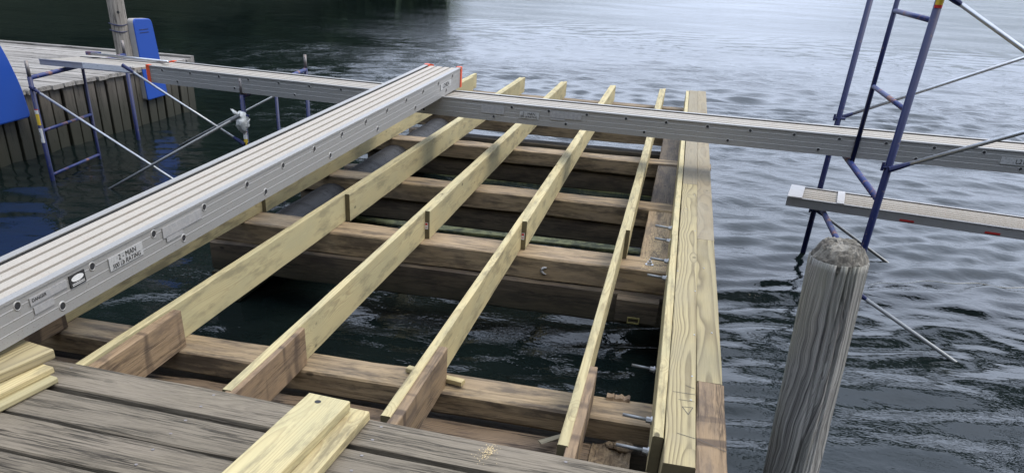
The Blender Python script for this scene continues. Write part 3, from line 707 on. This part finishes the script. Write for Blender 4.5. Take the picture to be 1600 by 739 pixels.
# foreground long plank
zt = zX(-2.3) + .148
def zL(y): return .1465 + (zt - .1465 + .002) * (y - 2) / 5
VL = Vector((-1, .0657, 0)).normalized()
pl = thing('aluminium_plank', 'long aluminium scaffold plank running from the lower left and resting on the crossing plank', 'scaffold plank', (-2.2, 2.1, .13))
PL = plank(pl, lambda y: (-2.3377 + .0657 * y, y, zL(y)), VL, .6, 7.30, .329, .157, .385,
           up_holes=[1.06, 1.44, 1.83, 2.216, 2.609, 3.003, 3.391, 3.778, 4.156, 4.532, 4.908, 5.276, 5.639, 6.007, 6.36, 6.714, 7.064], lo_holes=[1.65, 2.417, 3.205, 3.952, 4.735, 5.47, 6.197, 6.91], hole_up=.123, hole_lo=.036, N=34, hr=.0185)
tL = Vector((.0657, 1, .0503)).normalized()
Z3 = Vector((0, 0, 1))
def text_on(P, root, txt, s, z, size, V, off=.0062, shear=0, name='printed_lettering', tvec=None):
    t = (P(s + .05, 0, 0) - P(s - .05, 0, 0)).normalized(); c = P(s, 0, z) - V * off
    return text_mesh(txt, size, name, MT['ink'], c, t, Z3, root, shear=shear)
lb = label_on(PL, pl, 2.70, 2.915, .066, .121, MT['sil'], V=VL)
text_on(PL, pl, '2 - MAN', 2.815, .106, .032, VL); text_on(PL, pl, '500 Lb RATING', 2.805, .079, .027, VL, shear=.2)
label_on(PL, pl, 3.06, 3.36, .083, .128, MT['worn'], V=VL)
label_on(PL, pl, 3.08, 3.20, .060, .079, MT['worn'], V=VL)
label_on(PL, pl, 2.27, 2.46, .098, .128, MT['worn'], V=VL); label_on(PL, pl, 2.28, 2.38, .062, .088, MT['worn'], V=VL)
text_on(PL, pl, 'DANGER', 2.315, .116, .018, VL)
lb = label_on(PL, pl, 2.475, 2.56, .083, .132, MT['ink'], V=VL)
# oval emblem with bars
m = MB(); c = PL(2.517, 0, .1145) - VL * .0062
t = (PL(2.6, 0, 0) - PL(2.4, 0, 0)).normalized()
m.add([c + .034 * math.cos(a) * t + .0125 * math.sin(a) * Z3 for a in [j * math.tau / 20 for j in range(20)]], [tuple(range(20))])
for zz in (.095, .089): 
    a = PL(2.484, 0, zz) - VL * .0062; b = PL(2.552, 0, zz) - VL * .0062; m.add([a, b, b + Z3 * .0025, a + Z3 * .0025], [(0, 1, 2, 3)])
m.make('emblem', MT['white'], pl, loc=c)
lb = label_on(PL, pl, 6.76, 7.02, .060, .105, MT['sil'], V=VL); text_on(PL, pl, 'LZH024', 6.89, .083, .048, VL)
# crossing plank labels
label_on(PX, px, -1.208, -1.05, .045, .094, MT['sil'], V=VX); text_on(PX, px, '2 - MAN', -1.13, .081, .030, VX); text_on(PX, px, '500 Lb RATING', -1.13, .059, .0215, VX)
label_on(PX, px, -1.54, -1.34, .055, .118, MT['worn'], V=VX); label_on(PX, px, -.955, -.70, .072, .122, MT['worn'], V=VX); label_on(PX, px, -.95, -.835, .056, .068, MT['worn'], V=VX)
label_on(PX, px, 2.24, 2.52, .055, .100, MT['sil'], V=VX); text_on(PX, px, 'L21424', 2.39, .078, .042, VX)
# orange end guards
def guard(P, root, s, w_, h, V, side, e=1):
    m = MB(); t = (P(s, 0, 0) - P(s - e * .05, 0, 0)).normalized()
    v = -.007 if side == 0 else w_ + .007; vi = .035 if side == 0 else w_ - .035
    pr = [(v, -.003), (v, h + .004), (vi, h + .004), (vi, h * .62), (vi * .5 + v * .5, -.003)]
    rings = [[P(s, a, z) + t * q for a, z in pr] for q in (-.035, .0, .018)]
    rings[2] = [P(s, a * .8 + w_ * .1, z * .9 + h * .05) + t * .03 for a, z in pr]
    m.loft(rings); return m.make('end_guard', MT['orange'], root, loc=P(s, v, 0))
guard(PL, pl, 7.31, .329, .157, VL, 0); guard(PL, pl, 7.31, .329, .157, VL, 1)
guard(PX, px, -4.86, .395, .148, VX, 0, -1); guard(PX, px, -4.86, .395, .148, VX, 1, -1)

# short plank bridging frame 1 and the crossing plank
p0_ = thing('aluminium_plank', 'thin pale walk board bridging from the left scaffold onto the end of the crossing plank', 'scaffold plank', (-6.3, 7.15, .25))
V0 = Vector((.40, 1, 0)).normalized()
def pos0(x): return (x, 7.70 - .40 * (x + 6.5), .237 + (x + 6.5) * .057)
P0 = plank(p0_, pos0, V0, -6.5, -4.99, .46, .058, .4, nslat=5, gap=.01, N=10, ridge=False, side_mat='aluw', flange=.02)
label_on(P0, p0_, -5.75, -5.02, .008, .056, MT['white'], V=V0)
# loose brace tube lying on it
o = thing('brace_tube', 'loose scaffold brace with blue flattened end lying along the pale walk board', 'brace', (-5.6, 7.5, .40))
ta = Vector((-6.09, 7.98, .345)); tb = Vector((-4.72, 7.28, .424))
m = MB(); m.tube([ta, tb], .013, 10); m.make('tube', MT['galv'], o, loc=ta, smooth=True)
m = MB(); m.loft([[ta + Vector((q, a, b)) for a, b in ((-.028, -.012), (.028, -.012), (.028, .02), (-.028, .02))] for q in (-.03, .12)]); m.make('flattened_end', MT['blue_lit'], o, loc=ta)

# low walk board on the right scaffold
p3 = thing('aluminium_plank', 'low pale aluminium walk board lying inside the right scaffold close to the water', 'scaffold plank', (1.0, 6.93, -.22))
V3 = Vector((.17, 1, 0)).normalized()
P3 = plank(p3, lambda x: (x, 7.09 - .185 * x, -.222), V3, 1.005, 3.9, .43, .072, .4, nslat=6, N=14, ridge=False, side_mat='aluw', flange=.018)
for (s, w0) in ((1.06, .11), (1.40, .055)):
    m = MB(); rings = [[P3(s + q, a, z) for a, z in ((.0, .071), (.43, .071), (.43, .077), (0, .077))] for q in (-w0 / 2, w0 / 2)]
    m.loft(rings); m.make('cross_cleat', MT['aluw'], p3, loc=P3(s, 0, .07))
for s in (1.84, 2.42):
    label_on(P3, p3, s, s + .10, .010, .024, MT['red'], V=V3, name='red_sticker')

# ------------------------------------------------------------ scaffolds
def tubeo(name, a, b, r, mat, root, n=12, loc=None, pts=None):
    m = MB(); m.tube(pts or [a, b], r, n); return m.make(name, MT[mat], root, loc=a if loc is None else loc, smooth=True)
BOT = WATER - 1.3
def sframe(root, A, S, C, zbar, up=0, low=True, pins=True, stile_z=None, rungs=(), top=None, side=0):
    """A near post, S inner stile, C far post (x, y)"""
    A, S, C = [Vector((p[0], p[1], 0)) for p in (A, S, C)]; Zv = Vector((0, 0, 1))
    ztop = top if top else zbar + .012
    for p in (A, C):
        tubeo('post', p + Zv * BOT, p + Zv * ztop, .0225, 'blue', root, 14)
        if pins: 
            o = tubeo('coupling_pin', p + Zv * (ztop + .0), p + Zv * (ztop + .14), .018, 'pin', root, 12)
            m = MB(); c = p + Zv * (ztop + .11); m.tube([c + Vector((0, -.0185, 0)), c + Vector((0, -.0192, 0))], .005, 8); m.make('pin_hole_shade', MT['hole'], o, loc=c)  # pin hole is a dark disc, its inner shade put into the colour
    tubeo('top_bar', A + Zv * zbar, C + Zv * zbar, .0205, 'blue_lit', root, 12)
    tubeo('stile', S + Zv * (BOT if stile_z is None else stile_z), S + Zv * ((top - .1) if top else zbar), .0165, 'blue', root, 10)
    for z in rungs: tubeo('rung', S + Zv * z, A + Zv * z, .0145, 'blue_lit', root, 10)

left = thing('scaffold', 'low blue scaffold with grey coupling pins standing in the water between old dock and joists', 'scaffold', (-5, 7, WATER))
A1, S1, C1 = (-6.047, 6.985), (-6.19, 7.95), (-6.385, 8.98)
A2, S2, C2 = (-3.845, 7.03), (-3.953, 7.93), (-4.09, 8.98)
sframe(left, A1, S1, C1, .222, rungs=(-.265, -.69)); sframe(left, A2, S2, C2, .222, rungs=(-.265, -.69))
def brace(root, a, b, mat='galv', r=.0125, blue=True, na='cross_brace'):
    a, b = Vector(a), Vector(b); d = (b - a).normalized()
    o = tubeo(na, a + d * .05, b - d * .05, r, mat, root, 10)
    for p, q in ((a, 1), (b, -1)):
        m = MB(); m.tube([p - d * .02 * q, p + d * .06 * q, p + d * .10 * q], [.019, .016, .012], 8); m.make('flattened_end', MT['blue'] if blue else MT[mat], o, loc=p)
    return o
brace(left, (A1[0] + .02, 6.96, .14), (A2[0], 6.99, -1.02))
brace(left, (A2[0] - .02, 6.97, .055), (A1[0] + .03, 6.93, -1.10), 'galvd', blue=False)
brace(left, (C1[0], 9.0, .09), (C2[0] - .02, 9.02, -1.0)) if 0 else brace(left, (-5.02, 7.03, .42 - .03), (A2[0] - .02, 6.99, -.185), r=.011)
brace(left, (C2[0], 8.95, .12), (C1[0] + .05, 8.92, -1.02), 'galvd', blue=False)
# clamp lugs and stickers
def sticker(root, p, z0, z1, mat, r=.0231, a0=-2.6, a1=-.5, name='sticker'):
    m = MB(); n = 10; rings = []
    for i in range(n + 1):
        a = a0 + (a1 - a0) * i / n; c, s = math.cos(a), math.sin(a)
        rings.append([(p[0] + r * c, p[1] + r * s, z0), (p[0] + r * c, p[1] + r * s, z1), (p[0] + (r + .0008) * c, p[1] + (r + .0008) * s, z1), (p[0] + (r + .0008) * c, p[1] + (r + .0008) * s, z0)])
    m.loft(rings); return m.make(name, MT[mat], root, loc=(p[0], p[1], z0))
sticker(left, A1, -.205, -.10, 'yellow'); sticker(left, A1, -.10, -.065, 'white'); sticker(left, A1, -.065, -.055, 'red'); sticker(left, A1, -.37, -.235, 'white'); sticker(left, A1, -.33, -.27, 'ink', r=.024, a0=-2.0, a1=-1.6)
sticker(left, A2, -.09, -.075, 'red'); sticker(left, A2, -.15, -.09, 'white'); sticker(left, A2, -.205, -.15, 'yellow')
for p, z in ((A1, .14), (A2, .06), (A2, -.19)):
    m = MB(); m.tube([(p[0] + .02, p[1] - .01, z), (p[0] + .06, p[1] - .03, z)], .010, 8); m.make('lock_lug', MT['blue'], left, loc=(p[0], p[1], z))

right = thing('scaffold', 'tall blue scaffold with silver cross braces standing in open water behind the round piling', 'scaffold', (1.31, 6.4, WATER))
N1, T1, F1 = (1.312, 5.375), (1.318, 6.44), (1.312, 7.344)
sframe(right, N1, T1, F1, .236, pins=False, top=1.72, stile_z=.236, rungs=(.757, 1.222))
tubeo('low_bar', Vector((N1[0], N1[1], -.252)), Vector((F1[0], F1[1], -.252)), .0205, 'blue_lit', right, 12)
tubeo('knee_brace', Vector((F1[0], F1[1], -.33)), Vector((F1[0], F1[1] - .35, -.258)), .0145, 'blue', right, 10)
tubeo('knee_brace', Vector((F1[0], F1[1], .12)), Vector((F1[0], F1[1] - .25, .23)), .0145, 'blue', right, 10)
N2, T2, F2 = (3.45, 5.375), (3.455, 6.44), (3.45, 7.344)
sframe(right, N2, T2, F2, .236, pins=False, top=1.72, stile_z=.236, rungs=(.757, 1.222))
brace(right, (1.33, 5.345, .434), (3.43, 5.345, 1.32)); brace(right, (1.33, 5.33, 1.352), (3.43, 5.33, .26))
brace(right, (1.33, 7.375, .405), (3.43, 7.375, 1.345)); brace(right, (1.33, 7.39, 1.40), (3.43, 7.39, .44)) if 0 else None
brace(right, (1.33, 5.35, -.345), (3.43, 5.35, -1.475), 'galvd'); brace(right, (1.33, 7.38, -.345), (3.43, 7.38, -1.53), 'galvd')
for p, z in ((N1, .434), (N1, 1.352), (F1, .405), (N1, -.345), (F1, -.345)):
    m = MB(); m.tube([(p[0] - .035, p[1] - .01, z), (p[0] + .05, p[1] - .01, z)], .011, 8); m.tube([(p[0] - .035, p[1] - .01, z - .02), (p[0] - .035, p[1] - .01, z + .03)], .009, 8)
    m.make('lock_lug', MT['blue'], right, loc=(p[0], p[1], z))
sticker(right, N1, 1.285, 1.30, 'red'); sticker(right, N1, 1.30, 1.36, 'yellow'); sticker(right, N1, 1.25, 1.285, 'orange') if 0 else None

# rag tied on the left scaffold post
m = MB(); rings = []; rnd = random.Random(9)
for i in range(15):
    u = i / 14; rr = .058 * math.sin(math.pi * min(1, .08 + u * .86)) ** .55 * (1 - .30 * (u < .3) * (1 - u * 3)); zc = -.095 + .185 * u
    rings.append([(A2[0] - .012 + (rr + .020 * noise.noise(Vector((math.cos(t) * 2.3, math.sin(t) * 2.3, i * .55)))) * math.cos(t), A2[1] - .02 + (rr + .020 * noise.noise(Vector((math.cos(t) * 2.3 + 5, math.sin(t) * 2.3, i * .55)))) * math.sin(t), zc + .012 * noise.noise(Vector((t, i, 0)))) for t in [k * math.tau / 18 for k in range(18)]])
m.loft(rings)
c0 = Vector((A2[0] - .05, A2[1] - .04, .06)); 
m.loft([[c0 + Vector((a, b, 0)) for a, b in ((-.01, -.02), (.05, -.02), (.05, .02), (-.01, .02))], [c0 + Vector((-.045 + a, b, .05)) for a, b in ((-.012, -.006), (.004, -.006), (.004, .004), (-.012, .004))]])
m.tube([(A2[0] + .04, A2[1] - .03, -.02), (A2[0] + .07, A2[1] - .03, .035)], .006, 6)
tag(m.make('rag', MT['rag'], loc=(A2[0], A2[1], 0), smooth=True), 'crumpled white rag wrapped round the left scaffold post', 'rag')

# ------------------------------------------------------------ round piling
def piling():
    top = Vector((.7205, 3.268, .48)); bot = Vector((1.045, 4.362, WATER - 2.9)) ; R0 = .111
    n = 200; CR = [(random.Random(77 + q).uniform(0, math.tau), random.Random(99 + q).uniform(.010, .024), random.Random(55 + q).uniform(.03, .07)) for q in range(22)]; zs = [0, .03, .06, .12, .2, .3, .4, .5, .6, .7, .8, .9, 1.05, 1.2, 1.5, 2.2, 3.6]
    m = MB(); rings = []
    o = top
    dirv = Vector((.056, -.013, -1))
    def ring(zrel, rad, jit=1.0):
        c = top + dirv * zrel; out = []
        for k in range(n):
            a = k * math.tau / n
            oct_ = 1 - .035 * math.cos(8 * a + .4) * .4
            g = (noise.noise(Vector((math.cos(a) * 5, math.sin(a) * 5, zrel * .5))) * .006 - max(0, noise.noise(Vector((math.cos(a) * 13, math.sin(a) * 13, zrel * .35))) - .25) * .018) * jit
            for q_, (ca, cd, cw) in enumerate(CR):
                da = (a - ca - .25 * noise.noise(Vector((zrel * 1.1, q_ * 3.3, 0))) + math.pi) % math.tau - math.pi
                if abs(da) < cw * 2.5: g -= cd * math.exp(-(da / cw) ** 2 * 2) * max(0, min(1, .6 + 1.6 * noise.noise(Vector((zrel * 1.7, q_ * 5.1, 4)))))
            out.append((c.x + (rad * oct_ + g) * math.cos(a), c.y + (rad * oct_ + g) * math.sin(a), c.z))
        return out
    for z in zs[::-1]: rings.append(ring(z, R0 + .003 * min(z, 1.5)))
    m.loft(rings, True, True, 0)
    root = thing('piling', 'thick round weathered grey wooden piling with a pointed top at the lower right', 'piling', tuple(top + Vector((0, 0, -1))))
    m.make('shaft', MT['piling'], root, loc=tuple(top), smooth=True)
    # faceted bevelled cap
    m = MB(); nf = 8; caps = []
    def cap(rad, z, wob, cx=0, cy=0, nn=nf):
        return [(top.x + cx + rad * math.cos(a + .25) * (1 + wob * noise.noise(Vector((k, z * 20, 0)))), top.y + cy + rad * math.sin(a + .25) * (1 + wob * noise.noise(Vector((k, z * 20, 5)))), top.z + z + .013 * wob * 4 * noise.noise(Vector((k * .9, z * 9, 2)))) for k, a in enumerate([i * math.tau / nn for i in range(nn)])]
    caps = [cap(R0 * .97, -.03, .01, nn=16), cap(R0 * .985, .0, .015, nn=16), cap(R0 * .74, .044, .06, -.002, nn=16), cap(R0 * .58, .058, .08, -.004, .004, nn=16), cap(R0 * .15, .060, .1, -.010, .006, nn=16)]
    fine = []
    for c in caps:
        r = []
        for k in range(16):
            a, b = Vector(c[k]), Vector(c[(k + 1) % 16])
            for q in range(4):
                p = a.lerp(b, q / 4); p.z += .004 * noise.noise(p * 45); r.append(tuple(p))
        fine.append(r)
    more = [fine[0]]
    for i in range(len(fine) - 1):
        for q in (.33, .66, 1): more.append([tuple(Vector(a).lerp(Vector(b), q) + Vector((0, 0, .014 * noise.noise(Vector((a[0] * 30, a[1] * 110, q * 3)))))) for a, b in zip(fine[i], fine[i + 1])])
    m.loft(more); m.make('bevelled_top', MT['pcap'], root, loc=tuple(top))
piling()

# ------------------------------------------------------------ left dock with sheet-piled wall
ld = thing('left_dock', 'silvery plank dock with a dark vertical board wall at the far left', 'dock', (-8.5, 9.5, -.05))
ZD = -.045; XW = -6.86
y = 5.2; i = 0
while y < 11.15:
    wd = .19; xo_ = .03 * noise.noise(Vector((i * 1.3, 0, 0)))
    yl = y
    x0 = -12.5 if True else 0
    timber('deck_board', (-12.5, y + wd / 2, ZD + .003 * (i % 3)), (XW + .04 + xo_, y + wd / 2 + .0, ZD - .004 * (i % 2)), wd - .010, .045, MT['deck2'], ld, ch=.005, jit=.003, seg=.5, seed=400 + i)
    y += .2; i += 1
timber('edge_cap', (-12.5, 11.20, ZD + .03), (XW + .03, 11.16, ZD + .03), .08, .1, MT['deck2'], ld, ch=.006, seed=480)
timber('waler', (XW - .12, 5.0, ZD - .05), (XW - .12, 11.15, ZD - .05), .12, .14, MT['beamd'], ld, ch=.006, seed=481)
y = 5.2; i = 0
while y < 11.2:
    wd = .162 + .015 * noise.noise(Vector((i * .77, 2, 0))); dx = -.012 * (i % 2) + .01 * noise.noise(Vector((i, 5, 0)))
    m = MB(); rings = []; L_w = 1.9; nn = 10
    for k in range(nn + 1):
        z = ZD - .052 - L_w * k / nn; j = .003 * noise.noise(Vector((k * .8, i * 3.3, 0)))
        c = .006
        rings.append([(XW + dx + j - .045, y + c, z), (XW + dx + j - c, y, z), (XW + dx + j, y + c, z), (XW + dx + j + .002, y + wd - c, z), (XW + dx + j - c, y + wd, z), (XW + dx + j - .045, y + wd - c, z)])
    m.loft(rings); m.make('wall_board', MT['wall'], ld, loc=(XW, y + wd / 2, ZD - .05))
    y += wd + .034 + .012 * (i % 3 == 0); i += 1
# end wall turning the corner
for i in range(14):
    m = MB(); x = XW - .08 - i * .2; m.box(x - .18, x, 11.17, 11.21, -1.9, ZD - .06); m.make('wall_board', MT['wall'], ld, loc=(x, 11.19, -.1))
m = MB(); m.box(-12.4, XW - .2, 5.2, 11.1, -1.9, -.25); m.make('dock_fill', MT['beamd'], ld, loc=(-9, 8, -.5))

# mooring post, bumper pads
mp_ = timber('mooring_post', (-7.02, 9.83, -1.2), (-7.06, 9.83, 2.2), .19, .19, MT['pole'], ch=.05, jit=.006, seg=.2, seed=500) if 0 else None
m = MB(); rings = []
for i in range(18):
    z = -1.5 + 3.6 * i / 17
    rings.append([(-7.0 - .02 * (z + .1) + .105 * math.cos(a) * (1 + .05 * math.cos(4 * a)), 9.86 + .105 * math.sin(a) * (1 + .05 * math.cos(4 * a)) + .004 * noise.noise(Vector((a, z * 2, 0))), z) for a in [k * math.tau / 20 for k in range(20)]])
m.loft(rings)
post = thing('mooring_post', 'round grey wooden mooring post rising behind the upright blue pad at the dock edge', 'post', (-7.0, 9.86, -.05))
m.make('shaft', MT['pole'], post, loc=(-7, 9.86, 0), smooth=True)
for z in (.46, .385):
    m = MB(); m.tube([(-7.02 + .115 * math.cos(a), 9.86 + .115 * math.sin(a), z + .01 * math.sin(a * 2)) for a in [k * math.tau / 24 for k in range(25)]], .006, 6); m.make('rope_band', MT['blue'], post, loc=(-7, 9.86, z))
m = MB(); m.tube([(-6.93, 9.765, .60), (-6.925, 9.755, .60)], .017, 10); m.make('bolt_hole_shade', MT['hole'], post, loc=(-6.93, 9.76, .6))  # dark disc on the post, painted shade of a bolt hole

def rounded(pts, r, n=6):
    out = []; N_ = len(pts)
    for i in range(N_):
        p = Vector(pts[i]); a = Vector(pts[i - 1]); b = Vector(pts[(i + 1) % N_]); rr = r[i] if isinstance(r, (list, tuple)) else r
        da = (a - p).normalized() * rr; db = (b - p).normalized() * rr
        for k in range(n + 1):
            t = k / n; out.append(((1 - t) ** 2 * (p + da) + 2 * t * (1 - t) * p + t * t * (p + db)))
    return out
def pad(name, label, pts, x, thick, lean, r):
    """pts in (y, z); face looks towards +X"""
    root = thing(name, label, 'bumper pad', (x, pts[0][0], min(p[1] for p in pts)))
    o2 = rounded(pts, r); 
    zmin = min(p[1] for p in pts)
    def X(q, z): return x + q - lean * (z - zmin)
    m = MB(); m.loft([[(X(q, p[1]), p[0], p[1]) for p in o2] for q in (-thick, -.004)]); m.make('foam_body', MT['padside'], root, loc=(x, pts[0][0], zmin))
    cen = Vector((sum(p[0] for p in pts) / len(pts), sum(p[1] for p in pts) / len(pts)))
    m = MB(); rings = []
    for q, s in ((-.004, 1.0), (.003, .995), (.008, .975)): rings.append([(X(q, p[1]), cen.x + (p[0] - cen.x) * s, cen.y + (p[1] - cen.y) * s) for p in o2])
    m.loft(rings); f = m.make('vinyl_face', MT['padblue'], root, loc=(x, pts[0][0], zmin))
    return root, X
pd, X_ = pad('bumper_pad', 'upright blue pad with grey foam edge leaning on the mooring post', [(9.90, -.44), (10.37, -.43), (10.27, .51), (9.87, .53)], -6.80, .085, .02, [.03, .04, .07, .07])
m = MB()
for z in (.395, .36): m.box(X_(.0085, z), X_(.0105, z), 9.97, 10.16, z - .005, z + .005)
m.make('moulded_groove', MT['blue'], pd, loc=(-6.8, 10.05, .38))
pd2, X2 = pad('bumper_pad', 'big blue pad with curved edge hanging on the far left dock wall', [(6.2, -.33), (7.70, -.30), (7.66, .02), (7.54, .40), (7.30, .78), (6.6, .90), (6.1, .8)], -6.76, .05, .02, [.05, .06, .1, .2, .25, .2, .2])

# floating cord
pts = []
for i in range(60):
    t = i / 59; pts.append((1.75 + 3.0 * t, 6.68 + 1.05 * t + .09 * math.sin(t * 9) + .025 * math.sin(t * 47), WATER + .012))
m = MB(); m.tube(pts, .0045, 5); tag(m.make('floating_cord', MT['line'], loc=pts[0]), 'thin white wavy cord floating on the water right of the piling', 'cord')
